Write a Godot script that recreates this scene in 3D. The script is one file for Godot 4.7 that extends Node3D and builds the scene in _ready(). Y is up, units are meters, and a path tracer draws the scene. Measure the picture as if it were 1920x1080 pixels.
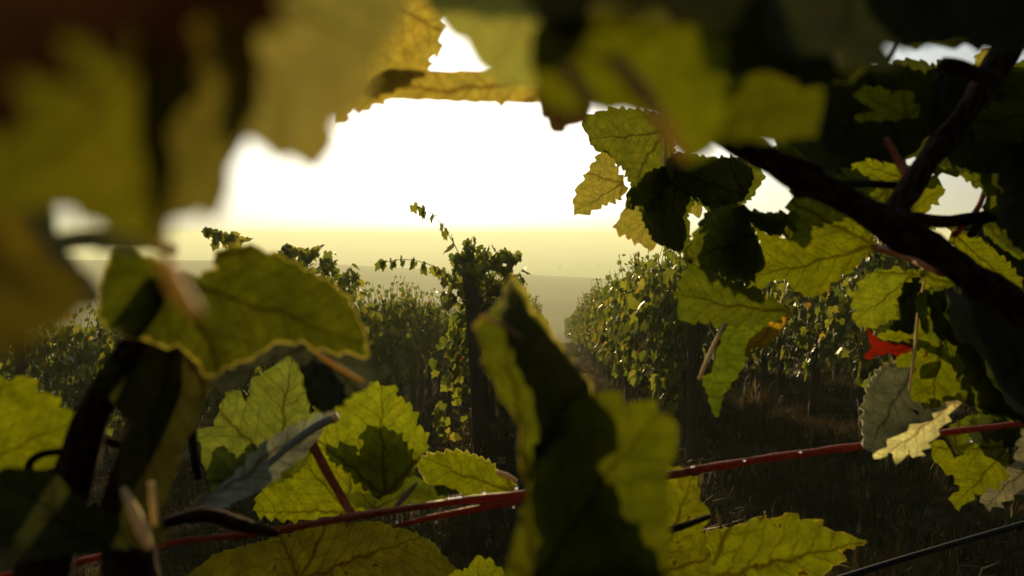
extends Node3D
# A hazy morning vineyard seen through a gap in the leaves of a near vine.

const F := 1385.0                     # focal length in pixels of a 1920 wide frame
var cam_pos := Vector3(0, 1.18, 0)
var right_v := Vector3.RIGHT
var up_v := Vector3.UP
var fwd_v := Vector3.FORWARD
var sun_v := Vector3.FORWARD          # towards the sun
var row_dir := Vector3.FORWARD
var row_side := Vector3.RIGHT
var rng := RandomNumberGenerator.new()
var noise := FastNoiseLite.new()
var M := {}
var used := {}

# ------------------------------------------------------------------ helpers
func numbered(n: String) -> String:
	if not used.has(n):
		used[n] = 0
		return n
	used[n] += 1
	return "%s_%03d" % [n, used[n]]

func tag(o: Node, label: String, category: String, group := "", kind := "") -> Node:
	if label != "":
		o.set_meta("label", label)
	if category != "":
		o.set_meta("category", category)
	if group != "":
		o.set_meta("group", group)
	if kind != "":
		o.set_meta("kind", kind)
	return o

func thing(called: String, label: String, category: String, at: Vector3, group := "") -> Node3D:
	var o := Node3D.new()
	o.name = numbered(called)
	add_child(o)
	o.position = at
	tag(o, label, category, group)
	return o

func put(mesh: Mesh, mat: Material, called: String, parent: Node) -> MeshInstance3D:
	var o := MeshInstance3D.new()
	o.mesh = mesh
	o.material_override = mat
	if parent == self:
		o.name = numbered(called)
		add_child(o)
	else:
		var k := 0
		var n := called
		while parent.has_node(NodePath(n)):
			k += 1
			n = "%s_%03d" % [called, k]
		o.name = n
		parent.add_child(o, true)
	return o

func px(x: float, y: float, d: float) -> Vector3:
	return cam_pos + (fwd_v + right_v * ((x - 960.0) / F) + up_v * ((540.0 - y) / F)) * d

func pts(a: Array) -> PackedVector2Array:
	var r := PackedVector2Array()
	for i in range(0, a.size(), 2):
		r.append(Vector2(a[i], a[i + 1]))
	return r

# the leaves that look sharp hang farther from the lens
func nd(d: float) -> float:
	return d if d < 0.3 else 0.3 + (d - 0.3) * 2.0

func rf(a: float, b: float) -> float:
	return rng.randf_range(a, b)

func smooth(a: float, b: float, x: float) -> float:
	var t := clampf((x - a) / (b - a), 0.0, 1.0)
	return t * t * (3.0 - 2.0 * t)

# tube along points with radii; wobble makes it knotty, flat squashes it
func tube(path: PackedVector3Array, radii: Array, sides := 8, wobble := 0.0, cap := true) -> ArrayMesh:
	var c := Curve3D.new()
	c.bake_interval = 0.001
	var fine := PackedVector3Array()
	var fr := PackedFloat32Array()
	var n := path.size()
	for i in n - 1:
		var p0 := path[max(i - 1, 0)]
		var p1 := path[i]
		var p2 := path[i + 1]
		var p3 := path[min(i + 2, n - 1)]
		var steps := 6 if n > 2 else 3
		for k in steps:
			var t := float(k) / steps
			fine.append(p1.cubic_interpolate(p2, p0, p3, t))
			fr.append(lerpf(radii[i], radii[i + 1], t))
	fine.append(path[n - 1])
	fr.append(radii[n - 1])
	var st := SurfaceTool.new()
	st.begin(Mesh.PRIMITIVE_TRIANGLES)
	var side := Vector3.UP
	var m := fine.size()
	var along := 0.0
	for i in m:
		var dir := (fine[min(i + 1, m - 1)] - fine[max(i - 1, 0)]).normalized()
		if i == 0:
			side = dir.cross(Vector3(0.31, 0.9, 0.2)).normalized()
		side = (side - dir * side.dot(dir)).normalized()
		var other := dir.cross(side)
		if i > 0:
			along += fine[i].distance_to(fine[i - 1])
		for k in sides + 1:
			var a := TAU * (k % sides) / sides
			var r := fr[i]
			if wobble > 0.0:
				r *= 1.0 + wobble * noise.get_noise_3d(fine[i].x * 900.0 + cos(a) * 30.0, fine[i].y * 900.0 + sin(a) * 30.0, fine[i].z * 900.0)
			st.set_smooth_group(0)
			st.set_uv(Vector2(float(k) / sides, along * 8.0))
			st.add_vertex(fine[i] + (side * cos(a) + other * sin(a)) * r)
	for i in m - 1:
		for k in sides:
			var a := i * (sides + 1) + k
			var b := a + sides + 1
			for q in [a, b, a + 1, a + 1, b, b + 1]:
				st.add_index(q)
	if cap:
		for e in [0, m - 1]:
			st.set_uv(Vector2(0, 0))
			st.add_vertex(fine[e])
			var ci := m * (sides + 1) + (0 if e == 0 else 1)
			for k in sides:
				var a: int = e * (sides + 1) + k
				if e == 0:
					st.add_index(ci); st.add_index(a); st.add_index(a + 1)
				else:
					st.add_index(ci); st.add_index(a + 1); st.add_index(a)
	st.generate_normals()
	return st.commit()

# a tube given by pixels and depths: [x, y, depth, radius in pixels] per joint
func px_tube(a: Array, called: String, mat: Material, parent: Node, sides := 10, wobble := 0.25) -> MeshInstance3D:
	var p := PackedVector3Array()
	var r := []
	for j in a:
		p.append(parent.transform.affine_inverse() * px(j[0], j[1], nd(j[2])))
		r.append(j[3] / F * nd(j[2]))
	return put(tube(p, r, sides, wobble), mat, called, parent)

# ------------------------------------------------------------------ a vine leaf of given outline
# outline, petiole and tip in pixels on a plane at depth d, whose normal leans by lean (x right, y up) from the eye's direction.
# o: teeth (m), pitch (m), cup, arch, ripple, tint, margin (colour), mat, label, toward (metres moved towards the sun), seed
func leaf(parent: Node3D, outline: Array, d: float, lean: Vector2, petiole: Vector2, tip: Vector2, o := {}) -> MeshInstance3D:
	var grow := nd(d) / d
	d = nd(d)
	var poly := pts(outline)
	var mid := Vector2.ZERO
	for p in poly:
		mid += p
	mid /= poly.size()
	var shift: Vector3 = sun_v * o.get("toward", 0.0)
	var p0 := px(mid.x, mid.y, d)
	var view := (p0 - cam_pos).normalized()
	var n := (-view + right_v * lean.x + up_v * lean.y).normalized()
	var onto := func(q: Vector2) -> Vector3:
		var ray := (px(q.x, q.y, 1.0) - cam_pos)
		return cam_pos + ray * ((p0 - cam_pos).dot(n) / ray.dot(n))
	var root: Vector3 = onto.call(petiole)
	var axis: Vector3 = (onto.call(tip) - root)
	var length := axis.length()
	axis = axis.normalized()
	var across := n.cross(axis).normalized()
	var flat := PackedVector2Array()
	for q in poly:
		var w: Vector3 = onto.call(q) - root
		flat.append(Vector2(w.dot(axis), w.dot(across)))
	if Geometry2D.is_polygon_clockwise(flat):
		flat.reverse()
	var lo := flat[0]
	var hi := flat[0]
	for q in flat:
		lo = lo.min(q)
		hi = hi.max(q)
	var size := (hi - lo).length()
	# teeth along the margin
	var r := RandomNumberGenerator.new()
	r.seed = o.get("seed", int(mid.x * 7 + mid.y * 13))
	var pitch: float = o.get("pitch", 0.0065) * grow
	var deep: float = o.get("teeth", 0.0026) * grow
	var edge := PackedVector2Array()
	var m := flat.size()
	for i in m:
		var a := flat[i]
		var b := flat[(i + 1) % m]
		var pa := flat[(i + m - 1) % m]
		var nb := flat[(i + 2) % m]
		var len := a.distance_to(b)
		var k: int = max(1, roundi(len / (pitch * 1.25 * r.randf_range(0.6, 1.5))))
		for j in k:
			var t0 := float(j) / k
			for s in 3:
				var t: float = t0 + [0.0, 0.42, 0.74][s] / k
				var q := a.cubic_interpolate(b, pa, nb, t).lerp(a.lerp(b, t), 0.35)
				var tan_ := (b - a).normalized()
				var out := Vector2(tan_.y, -tan_.x)
				var amp: float = [-0.25, 0.35, 0.75][s] * deep * r.randf_range(0.35, 1.6)
				edge.append(q + out * amp + tan_ * (deep * 0.2 if s == 2 else 0.0))
	# inner points, first a ring that bounds the coloured margin
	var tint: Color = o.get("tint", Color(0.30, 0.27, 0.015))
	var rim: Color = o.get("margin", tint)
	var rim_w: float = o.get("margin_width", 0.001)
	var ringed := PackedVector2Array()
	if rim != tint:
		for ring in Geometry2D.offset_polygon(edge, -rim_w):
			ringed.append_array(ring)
	var step := size / float(o.get("cells", 20))
	var all := PackedVector2Array(edge)
	all.append_array(ringed)
	var y := lo.y
	var odd := 0.0
	while y < hi.y:
		var x := lo.x + odd
		while x < hi.x:
			var q := Vector2(x + r.randf_range(-0.2, 0.2) * step, y + r.randf_range(-0.2, 0.2) * step)
			if Geometry2D.is_point_in_polygon(q, edge):
				var near := 1e9
				for e in range(0, edge.size(), 1):
					near = minf(near, q.distance_squared_to(edge[e]))
				if near > step * step * 0.2 and (ringed.is_empty() or near > rim_w * rim_w * 3.0):
					all.append(q)
			x += step
		y += step * 0.866
		odd = step * 0.5 - odd
	var tri := Geometry2D.triangulate_delaunay(all)
	var cup: float = o.get("cup", 0.25)
	var arch: float = o.get("arch", 0.25)
	var ripple: float = o.get("ripple", 0.035)
	var curl: float = o.get("curl", 0.0)
	var sd := r.randf() * 900.0
	var inv := parent.transform.affine_inverse()
	var st := SurfaceTool.new()
	st.begin(Mesh.PRIMITIVE_TRIANGLES)
	st.set_smooth_group(0)
	var mc := (lo + hi) * 0.5
	for v in all.size():
		var q := all[v]
		var near := 1e9
		if v < edge.size():
			near = 0.0
		elif curl != 0.0:
			for e in range(0, edge.size(), 2):
				near = minf(near, q.distance_to(edge[e]))
		var h := cup * (q.y * q.y) / size + arch * (q.x - mc.x) * (q.x - mc.x) / size
		h += ripple * size * (noise.get_noise_2d(q.x / size * 160.0 + sd, q.y / size * 160.0) + 0.4 * noise.get_noise_2d(q.x / size * 420.0 + sd, q.y / size * 420.0 + 50.0))
		if curl != 0.0:
			h += curl * exp(-near / (0.06 * size)) * size
		var w := root + axis * q.x + across * q.y + n * h + shift
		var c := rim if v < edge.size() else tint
		var g := noise.get_noise_2d(q.x * 2500.0 + sd, q.y * 2500.0)
		c = Color(c.r * (1.0 + 0.25 * g), c.g * (1.0 + 0.12 * g), c.b)
		st.set_color(c)
		st.set_uv(Vector2(0.22 + q.x / length * 0.62, 0.5 + q.y / length * 0.62))
		st.add_vertex(inv * w)
	for t in range(0, tri.size(), 3):
		var a := all[tri[t]]
		var b := all[tri[t + 1]]
		var c := all[tri[t + 2]]
		if Geometry2D.is_point_in_polygon((a + b + c) / 3.0, edge):
			var ccw := (b - a).cross(c - a) > 0.0
			for k in ([0, 2, 1] if ccw else [0, 1, 2]):
				st.add_index(tri[t + k])
	st.generate_normals()
	var node := put(st.commit(), o.get("mat", M.leaf), o.get("called", "leaf"), parent)
	if o.has("label"):
		node.set_meta("label", o.label)
	return node

# a leaf darkened by hidden leaves added close behind it, on its sunny side
func backed_leaf(parent: Node3D, outline: Array, d: float, lean: Vector2, petiole: Vector2, tip: Vector2, o := {}) -> MeshInstance3D:
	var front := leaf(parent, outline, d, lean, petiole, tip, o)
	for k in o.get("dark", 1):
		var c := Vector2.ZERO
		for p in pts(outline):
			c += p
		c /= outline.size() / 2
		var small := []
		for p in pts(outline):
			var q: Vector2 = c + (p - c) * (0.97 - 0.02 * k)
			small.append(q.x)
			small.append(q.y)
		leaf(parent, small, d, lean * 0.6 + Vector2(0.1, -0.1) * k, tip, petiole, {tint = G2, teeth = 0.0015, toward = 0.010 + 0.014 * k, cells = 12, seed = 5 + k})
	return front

# ------------------------------------------------------------------ textures
func leaf_maps(spotted: bool) -> Array:
	var s := 384
	var col := Image.create(s, s, false, Image.FORMAT_RGB8)
	var hgt := Image.create(s, s, false, Image.FORMAT_RGB8)
	var n := FastNoiseLite.new()
	n.seed = 11 if spotted else 4
	n.frequency = 0.02
	var fine := FastNoiseLite.new()
	fine.seed = 7
	fine.noise_type = FastNoiseLite.TYPE_CELLULAR
	fine.cellular_return_type = FastNoiseLite.RETURN_DISTANCE2_SUB
	fine.frequency = 0.075
	var angles := [0.0, 0.82, -0.82, 1.75, -1.75]
	for y in s:
		for x in s:
			var p := Vector2((float(x) / s - 0.22) / 0.62, (float(y) / s - 0.5) / 0.62)
			p += Vector2(n.get_noise_2d(x, y), n.get_noise_2d(x + 500, y)) * 0.035
			var vein := 0.0
			var best := 9.0
			for a in angles:
				var q := p.rotated(-a)
				if q.x > 0.0 and absf(q.y) < absf(best):
					best = q.y
					var w: float = 0.016 * clampf(1.25 - q.x, 0.25, 1.2)
					vein = maxf(vein, exp(-q.y * q.y / (w * w)))
					var k := fposmod(q.x - absf(q.y) * 0.85 + (0.03 if q.y > 0 else 0.0), 0.125) - 0.0625
					vein = maxf(vein, 0.7 * exp(-k * k / 0.00005) * clampf(1.0 - absf(q.y) * 1.8, 0.0, 1.0))
			var cell := fine.get_noise_2d(x, y) + 1.0
			var net := clampf(1.0 - cell * 3.2, 0.0, 1.0)
			var m := 0.88 + 0.16 * n.get_noise_2d(x * 1.3, y * 1.3 + 90) + 0.1 * n.get_noise_2d(x * 5.0, y * 5.0)
			var c := Color(m, m, m * 0.9)
			c = c.lerp(Color(0.50, 0.42, 0.36), vein * 0.8)
			c = c.darkened(net * 0.07)
			if spotted:
				var sp := smooth(0.32, 0.5, n.get_noise_2d(x * 2.6 + 40, y * 2.6)) * smooth(0.0, 0.3, n.get_noise_2d(x * 0.7, y * 0.7 + 200))
				c = c.lerp(Color(0.5, 0.28, 0.2), sp * 0.8)
			col.set_pixel(x, y, c)
			var h := 0.55 + 0.4 * vein + 0.1 * net + 0.25 * n.get_noise_2d(x * 2.0 + 70, y * 2.0)
			hgt.set_pixel(x, y, Color(h, h, h))
	return [ImageTexture.create_from_image(col), ImageTexture.create_from_image(hgt)]

func mat(c: Color, rough := 0.8, spec := 0.5) -> StandardMaterial3D:
	var m := StandardMaterial3D.new()
	m.albedo_color = c.linear_to_srgb()
	m.roughness = rough
	m.metallic_specular = spec
	return m

func noise_tex(freq: float, sd: int, ramp: Array) -> NoiseTexture2D:
	var t := NoiseTexture2D.new()
	t.width = 256
	t.height = 256
	t.seamless = true
	var n := FastNoiseLite.new()
	n.seed = sd
	n.frequency = freq
	n.fractal_octaves = 4
	t.noise = n
	var g := Gradient.new()
	g.set_color(0, ramp[0])
	g.set_color(1, ramp[1])
	t.color_ramp = g
	return t

func materials() -> void:
	var a := leaf_maps(false)
	var b := leaf_maps(true)
	for k in [["leaf", a, 0.55], ["spotted", b, 0.6]]:
		var m := StandardMaterial3D.new()
		m.vertex_color_use_as_albedo = true
		m.albedo_texture = k[1][0]
		m.roughness = k[2]
		m.metallic_specular = 0.25
		m.heightmap_enabled = true
		m.heightmap_texture = k[1][1]
		m.heightmap_scale = 0.06
		m.backlight_enabled = true
		m.backlight = Color(1.11, 1.11, 1.11)
		m.albedo_color = Color(0.965, 1.0, 0.95)
		M[k[0]] = m
	var pale := StandardMaterial3D.new()         # the felted underside of a leaf
	pale.vertex_color_use_as_albedo = true
	pale.albedo_texture = a[0]
	pale.roughness = 0.95
	pale.rim_enabled = true
	pale.rim = 0.6
	pale.heightmap_enabled = true
	pale.heightmap_texture = noise_tex(0.06, 5, [Color.BLACK, Color.WHITE])
	pale.heightmap_scale = 0.08
	pale.backlight_enabled = true
	pale.backlight = Color(0.7, 0.7, 0.7)
	M.felt = pale
	var small := StandardMaterial3D.new()        # leaves of the rows
	small.vertex_color_use_as_albedo = true
	small.roughness = 0.42
	small.metallic_specular = 0.22
	small.backlight_enabled = true
	small.backlight = Color(1.1, 1.1, 1.1)
	M.row_leaf = small
	var bark := mat(Color(0.06, 0.035, 0.018), 0.85)
	bark.heightmap_enabled = true
	bark.heightmap_texture = noise_tex(0.05, 9, [Color.BLACK, Color.WHITE])
	bark.heightmap_scale = 0.12
	M.bark = bark
	M.trunk = mat(Color(0.035, 0.024, 0.014), 0.95)
	M.post = mat(Color(0.075, 0.055, 0.035), 0.9)
	M.post.albedo_texture = noise_tex(0.03, 3, [Color(0.6, 0.55, 0.5), Color(1, 1, 1)])
	M.cane = mat(Color(0.085, 0.046, 0.026), 0.95, 0.15)
	M.cane.albedo_texture = noise_tex(0.03, 19, [Color(0.35, 0.3, 0.28), Color(1, 1, 1)])
	M.cane.heightmap_enabled = true
	M.cane.heightmap_texture = bark.heightmap_texture
	M.cane.heightmap_scale = 0.22
	M.red = mat(Color(0.62, 0.13, 0.03), 0.5, 0.3)
	M.red.heightmap_enabled = true
	M.red.heightmap_texture = noise_tex(0.09, 15, [Color.BLACK, Color.WHITE])
	M.red.heightmap_scale = 0.05
	M.red.albedo_texture = noise_tex(0.04, 8, [Color(0.6, 0.5, 0.4), Color(1, 1, 1)])
	M.red.backlight_enabled = true
	M.red.backlight = Color(0.8, 0.8, 0.8)
	M.straw = mat(Color(0.8, 0.66, 0.32), 0.8)
	M.straw.backlight_enabled = true
	M.straw.backlight = Color(0.6, 0.52, 0.3)
	M.tan = mat(Color(0.5, 0.34, 0.13), 0.6)
	M.tan.backlight_enabled = true
	M.tan.backlight = Color(0.8, 0.7, 0.42)
	M.grey = mat(Color(0.34, 0.33, 0.24), 0.95, 0.1)
	M.grey.heightmap_enabled = true
	M.grey.heightmap_texture = pale.heightmap_texture
	M.grey.heightmap_scale = 0.1
	M.wire = mat(Color(0.12, 0.11, 0.1), 0.45)
	M.wire.metallic = 0.7
	M.cable = mat(Color(0.012, 0.012, 0.011), 0.6, 0.25)
	M.dew = StandardMaterial3D.new()
	M.dew.albedo_color = Color(1, 1, 1, 0.02)
	M.dew.roughness = 0.0
	M.dew.refraction_enabled = true
	M.dew.refraction_scale = 0.033
	M.grass = StandardMaterial3D.new()
	M.grass.vertex_color_use_as_albedo = true
	M.grass.roughness = 0.8
	M.grass.metallic_specular = 0.2
	M.grass.backlight_enabled = true
	M.grass.backlight = Color(0.6, 0.6, 0.6)
	M.ground = StandardMaterial3D.new()
	M.ground.vertex_color_use_as_albedo = true
	M.ground.roughness = 1.0
	M.ground.metallic_specular = 0.1
	M.crown = mat(Color(0.035, 0.045, 0.015), 1.0)
	M.house = mat(Color(0.5, 0.46, 0.38), 0.9)
	M.roof = mat(Color(0.2, 0.08, 0.05), 0.8)
	M.sheet = mat(Color(0.7, 0.7, 0.7), 0.18)
	M.sheet.metallic = 1.0
	M.steel = mat(Color(0.12, 0.12, 0.12), 0.6)

# ------------------------------------------------------------------ land
func prof(d: float) -> float:
	var t := [[-40.0, 4.92], [0.0, 0.0], [40.0, -4.92], [60.0, -7.5], [95.0, -11.2], [150.0, -15.6], [250.0, -18.8], [400.0, -20.6], [470.0, -24.0], [560.0, -33.0], [700.0, -47.0], [900.0, -59.0], [1200.0, -61.0], [40000.0, -62.0]]
	for i in t.size() - 1:
		if d <= t[i + 1][0]:
			return lerpf(t[i][1], t[i + 1][1], (d - t[i][0]) / (t[i + 1][0] - t[i][0]))
	return -62.0

func land_at(x: float, d: float) -> float:
	var w: float = maxf(0.0, absf(d) - 35.0) * 0.12
	var h := 0.0
	for k in 5:
		h += prof(d + (k - 2) * w * 0.5)
	h /= 5.0
	h += 0.093 * clampf(x, -40.0, 40.0) * (1.0 - smooth(40.0, 110.0, d))
	h -= 0.05 * clampf(x + 10.0, -160.0, 160.0) * smooth(150.0, 380.0, d) * (1.0 - smooth(480.0, 800.0, d))
	return h

func row_point(x: float, d: float, up := 0.0) -> Vector3:
	var p := row_side * x + row_dir * d
	p.y = land_at(x, d) + up
	return p

func ground_color(x: float, d: float) -> Color:
	var n := noise.get_noise_2d(x * 9.0, d * 9.0)
	var c := Color(0.02, 0.016, 0.007).lerp(Color(0.05, 0.034, 0.014), 0.5 + n)
	var field := Color(0.13, 0.14, 0.05).lerp(Color(0.16, 0.13, 0.06), 0.5 + noise.get_noise_2d(x * 0.3, d * 0.15))
	c = c.lerp(field, smooth(50.0, 100.0, d))
	if d > 500.0:
		var cellx := floorf(x / 170.0 + noise.get_noise_2d(x * 0.02, d * 0.02) * 1.5)
		var celld := floorf(log(d) * 9.0)
		var k := fposmod(sin(cellx * 12.9 + celld * 78.2) * 43758.5, 1.0)
		c = Color(0.07, 0.09, 0.03).lerp(Color(0.24, 0.2, 0.1), k)
	return c

func build_land() -> void:
	var st := SurfaceTool.new()
	st.begin(Mesh.PRIMITIVE_TRIANGLES)
	st.set_smooth_group(0)
	var ds := []
	var d := -14.0
	while d < 24000.0:
		ds.append(d)
		d += maxf(0.8, d * 0.025)
	var nx := 120
	for q in ds:
		var half := 26.0 + 0.95 * maxf(q, 0.0)
		for i in nx + 1:
			var u := (float(i) / nx * 2.0 - 1.0)
			var x := u * absf(u) * half * 0.6 + u * half * 0.4
			var p := row_point(x, q)
			if q < 40.0:
				p.y += 0.025 * noise.get_noise_2d(x * 60.0, q * 60.0)
			st.set_color(ground_color(x, q))
			st.add_vertex(p)
	for j in ds.size() - 1:
		for i in nx:
			var a := j * (nx + 1) + i
			var b := a + nx + 1
			for k in [a, b, a + 1, a + 1, b, b + 1]:
				st.add_index(k)
	st.generate_normals()
	var o := put(st.commit(), M.ground, "ground", self)
	tag(o, "sloping vineyard ground running down to fields and a misty plain", "", "", "structure")

# ------------------------------------------------------------------ vines of the rows
func leaf_mesh(sd: int) -> ArrayMesh:
	var r := RandomNumberGenerator.new()
	r.seed = sd
	var st := SurfaceTool.new()
	st.begin(Mesh.PRIMITIVE_TRIANGLES)
	st.set_smooth_group(0)
	# outline of a five-lobed leaf of unit size; petiole at the origin, tip at +y
	var shape := [[0.0, 0.02], [0.22, -0.2], [0.42, -0.1], [0.52, 0.12], [0.42, 0.3], [0.56, 0.52], [0.3, 0.58], [0.2, 0.75], [0.0, 1.0], [-0.2, 0.75], [-0.3, 0.58], [-0.56, 0.5], [-0.42, 0.3], [-0.52, 0.1], [-0.42, -0.12], [-0.2, -0.2]]
	var fold := r.randf_range(-0.25, 0.4)
	var droop := r.randf_range(-0.45, 0.05)
	var v := [Vector3(0, 0.32, 0)]
	for s in shape:
		var x: float = s[0] * r.randf_range(0.85, 1.1)
		var y: float = s[1] * r.randf_range(0.9, 1.08)
		v.append(Vector3(x, y, absf(x) * fold + droop * (y - 0.32) * (y - 0.32) + r.randf_range(-0.05, 0.05)))
	for p in v:
		st.set_color(Color(1, 1, 1))
		st.add_vertex(p)
	for i in 16:
		st.add_index(0)
		st.add_index(1 + (i + 1) % 16)
		st.add_index(1 + i)
	st.generate_normals()
	return st.commit()

var leaf_meshes: Array[ArrayMesh] = []

func leaf_tint(light := 1.0) -> Color:
	var t := rng.randf()
	var c := Color(0.075, 0.11, 0.010).lerp(Color(0.19, 0.195, 0.016), pow(rng.randf(), 1.5))
	if t > 0.96:
		c = Color(0.32, 0.22, 0.03)
	elif t > 0.945:
		c = Color(0.22, 0.08, 0.03)
	return c * light

func leaf_basis(outward: Vector3, size: float) -> Basis:
	var n := (outward + Vector3(rf(-0.8, 0.8), rf(-0.25, 0.7), rf(-0.8, 0.8))).normalized()
	var tip := (Vector3(0, -1, 0) + outward * 0.35 + Vector3(rf(-0.6, 0.6), rf(-0.1, 0.5), rf(-0.6, 0.6)))
	tip = (tip - n * tip.dot(n)).normalized()
	var side := tip.cross(n)
	return Basis(side * size, tip * size, n * size)

func multi(parent: Node, called: String, mesh: Mesh, m: Material, where: Array, colors: Array) -> MultiMeshInstance3D:
	var mm := MultiMesh.new()
	mm.transform_format = MultiMesh.TRANSFORM_3D
	mm.use_colors = true
	mm.mesh = mesh
	mm.instance_count = where.size()
	for i in where.size():
		mm.set_instance_transform(i, where[i])
		mm.set_instance_color(i, colors[i])
	var o := MultiMeshInstance3D.new()
	o.multimesh = mm
	o.material_override = m
	o.name = numbered(called) if parent == self else called
	parent.add_child(o, true)
	o.set_meta("kind", "stuff")
	return o

func tinted_leaf_materials() -> void:
	M.tints = []
	for i in 8:
		var m: StandardMaterial3D = M.row_leaf.duplicate()
		m.vertex_color_use_as_albedo = true
		var c := Color(0.07, 0.105, 0.01).lerp(Color(0.21, 0.215, 0.016), i / 6.0)
		if i == 7:
			c = Color(0.25, 0.22, 0.025)
		m.albedo_color = c.linear_to_srgb()

		M.tints.append(m)

# children of a fresh vine: trunk, canes, leaves one by one on its outside (near vines only) and the mass of foliage
func make_vine(sd: int, single: int, mass: int) -> Node3D:
	rng.seed = sd
	var o := Node3D.new()
	var p := PackedVector3Array()
	var x := 0.0
	var z := 0.0
	for k in 6:
		p.append(Vector3(x, -0.08 + k * 0.16, z))
		x += rf(-0.035, 0.035)
		z += rf(-0.04, 0.04)
	put(tube(p, [0.06, 0.048, 0.042, 0.044, 0.04, 0.05], 8, 0.3), M.trunk, "trunk", o)
	for s in [-1.0, 1.0]:
		var c := PackedVector3Array([p[5], p[5] + Vector3(rf(-0.04, 0.04), 0.12, s * 0.2), p[5] + Vector3(rf(-0.05, 0.05), 0.1, s * 0.55)])
		put(tube(c, [0.016, 0.012, 0.008], 6, 0.2), M.bark, "cane", o)
	var where := []
	var colors := []
	var shoots := []
	for k in 9:
		var base := Vector3(rf(-0.1, 0.1), 0.85, rf(-0.55, 0.55))
		var top := base + Vector3(rf(-0.28, 0.28), rf(0.65, 1.15), rf(-0.2, 0.2))
		shoots.append([base, top])
		put(tube(PackedVector3Array([base, base.lerp(top, 0.5) + Vector3(rf(-0.05, 0.05), 0, rf(-0.05, 0.05)), top]), [0.006, 0.005, 0.003], 5, 0.0), M.bark, "shoot", o)
		for j in 9:
			var q := base.lerp(top, 0.35 + 0.65 * (j + 1) / 9.0)
			var out := Vector3(rf(-1, 1), 0, rf(-1, 1)).normalized()
			where.append(Transform3D(leaf_basis(out, rf(0.055, 0.10) * (1.15 - 0.5 * j / 9.0)), q + out * rf(0.02, 0.08)))
			colors.append(leaf_tint())
	for k in mass:
		var side := -1.0 if rng.randf() < 0.5 else 1.0
		var h := rng.randf()
		var y := 0.52 + 1.1 * pow(h, 0.85)
		var thick := 0.13 + 0.17 * sin(PI * clampf(h * 0.9 + 0.1, 0.0, 1.0))
		var q := Vector3(side * thick * sqrt(rng.randf()) * 1.25, y, rf(-0.62, 0.62))
		where.append(Transform3D(leaf_basis(Vector3(side, 0, rf(-0.4, 0.4)).normalized(), rf(0.06, 0.105)), q))
		colors.append(leaf_tint())
	var half := where.size() / 2
	multi(o, "foliage", leaf_meshes[sd % 3], M.row_leaf, where.slice(0, half), colors.slice(0, half))
	multi(o, "foliage", leaf_meshes[(sd + 1) % 3], M.row_leaf, where.slice(half), colors.slice(half))
	for k in single:
		var side := -1.0 if rng.randf() < 0.5 else 1.0
		var h := rng.randf()
		var y := 0.55 + 1.1 * pow(h, 0.85)
		var thick := 0.16 + 0.18 * sin(PI * clampf(h * 0.9 + 0.1, 0.0, 1.0))
		var q := Vector3(side * thick * rf(0.95, 1.3), y, rf(-0.6, 0.6))
		var l := put(leaf_meshes[rng.randi() % leaf_meshes.size()], M.tints[rng.randi() % 8], "leaf", o)
		l.transform = Transform3D(leaf_basis(Vector3(side, 0, rf(-0.4, 0.4)).normalized(), rf(0.06, 0.12)), q)
	return o

const ORD := ["first", "second", "third", "fourth", "fifth", "sixth", "seventh", "eighth", "ninth", "tenth", "eleventh", "twelfth", "thirteenth", "fourteenth", "fifteenth", "sixteenth", "seventeenth", "eighteenth", "nineteenth", "twentieth"]

func vine_row(x: float, d0: float, count: int, near: int, named: String, group: String, height := 1.0) -> Array:
	var out := []
	for k in count:
		var d := d0 + k * 1.12
		rng.seed = int(1000 + x * 100 + k * 17)
		var proto: Node3D = M.near_vines[rng.randi() % M.near_vines.size()] if k < near else M.far_vines[rng.randi() % M.far_vines.size()]
		var v: Node3D = proto.duplicate()
		v.name = numbered("grapevine")
		add_child(v)
		v.position = row_point(x + rf(-0.05, 0.05), d + rf(-0.08, 0.08))
		var turn := atan2(-row_dir.x, -row_dir.z) + (PI if rng.randf() < 0.5 else 0.0)
		v.basis = Basis(Vector3.UP, turn).scaled(Vector3(1, height * rf(0.93, 1.1), 1))
		tag(v, "%s grapevine from the near end of the %s" % [ORD[k], named], "grapevine", group)
		out.append(v)
	# what lies beyond the plants that can be told apart
	return out

func post(x: float, d: float, h: float, r: float, lean: Vector3, label: String) -> Node3D:
	var at := row_point(x, d)
	var o := thing("vineyard_post", label, "post", at, "wooden posts of the vine rows")
	var p := PackedVector3Array([Vector3(0, -0.3, 0), lean * 0.5 + Vector3(0, h * 0.5, 0), lean + Vector3(0, h, 0)])
	put(tube(p, [r * 1.05, r, r * 0.96], 12, 0.12), M.post, "shaft", o)
	return o

func wires(x: float, d0: float, d1: float, heights: Array, label: String) -> void:
	var at := row_point(x, d0)
	var o := thing("trellis_wires", label, "wire", at, "wires of the vine rows")
	for h in heights:
		var p := PackedVector3Array()
		for k in 5:
			var d := lerpf(d0, d1, k / 4.0)
			p.append(row_point(x, d, h - 0.015 * sin(PI * k / 4.0)) - at)
		put(tube(p, [0.0016, 0.0016, 0.0016, 0.0016, 0.0016], 5, 0.0), M.wire, "wire", o)

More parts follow.
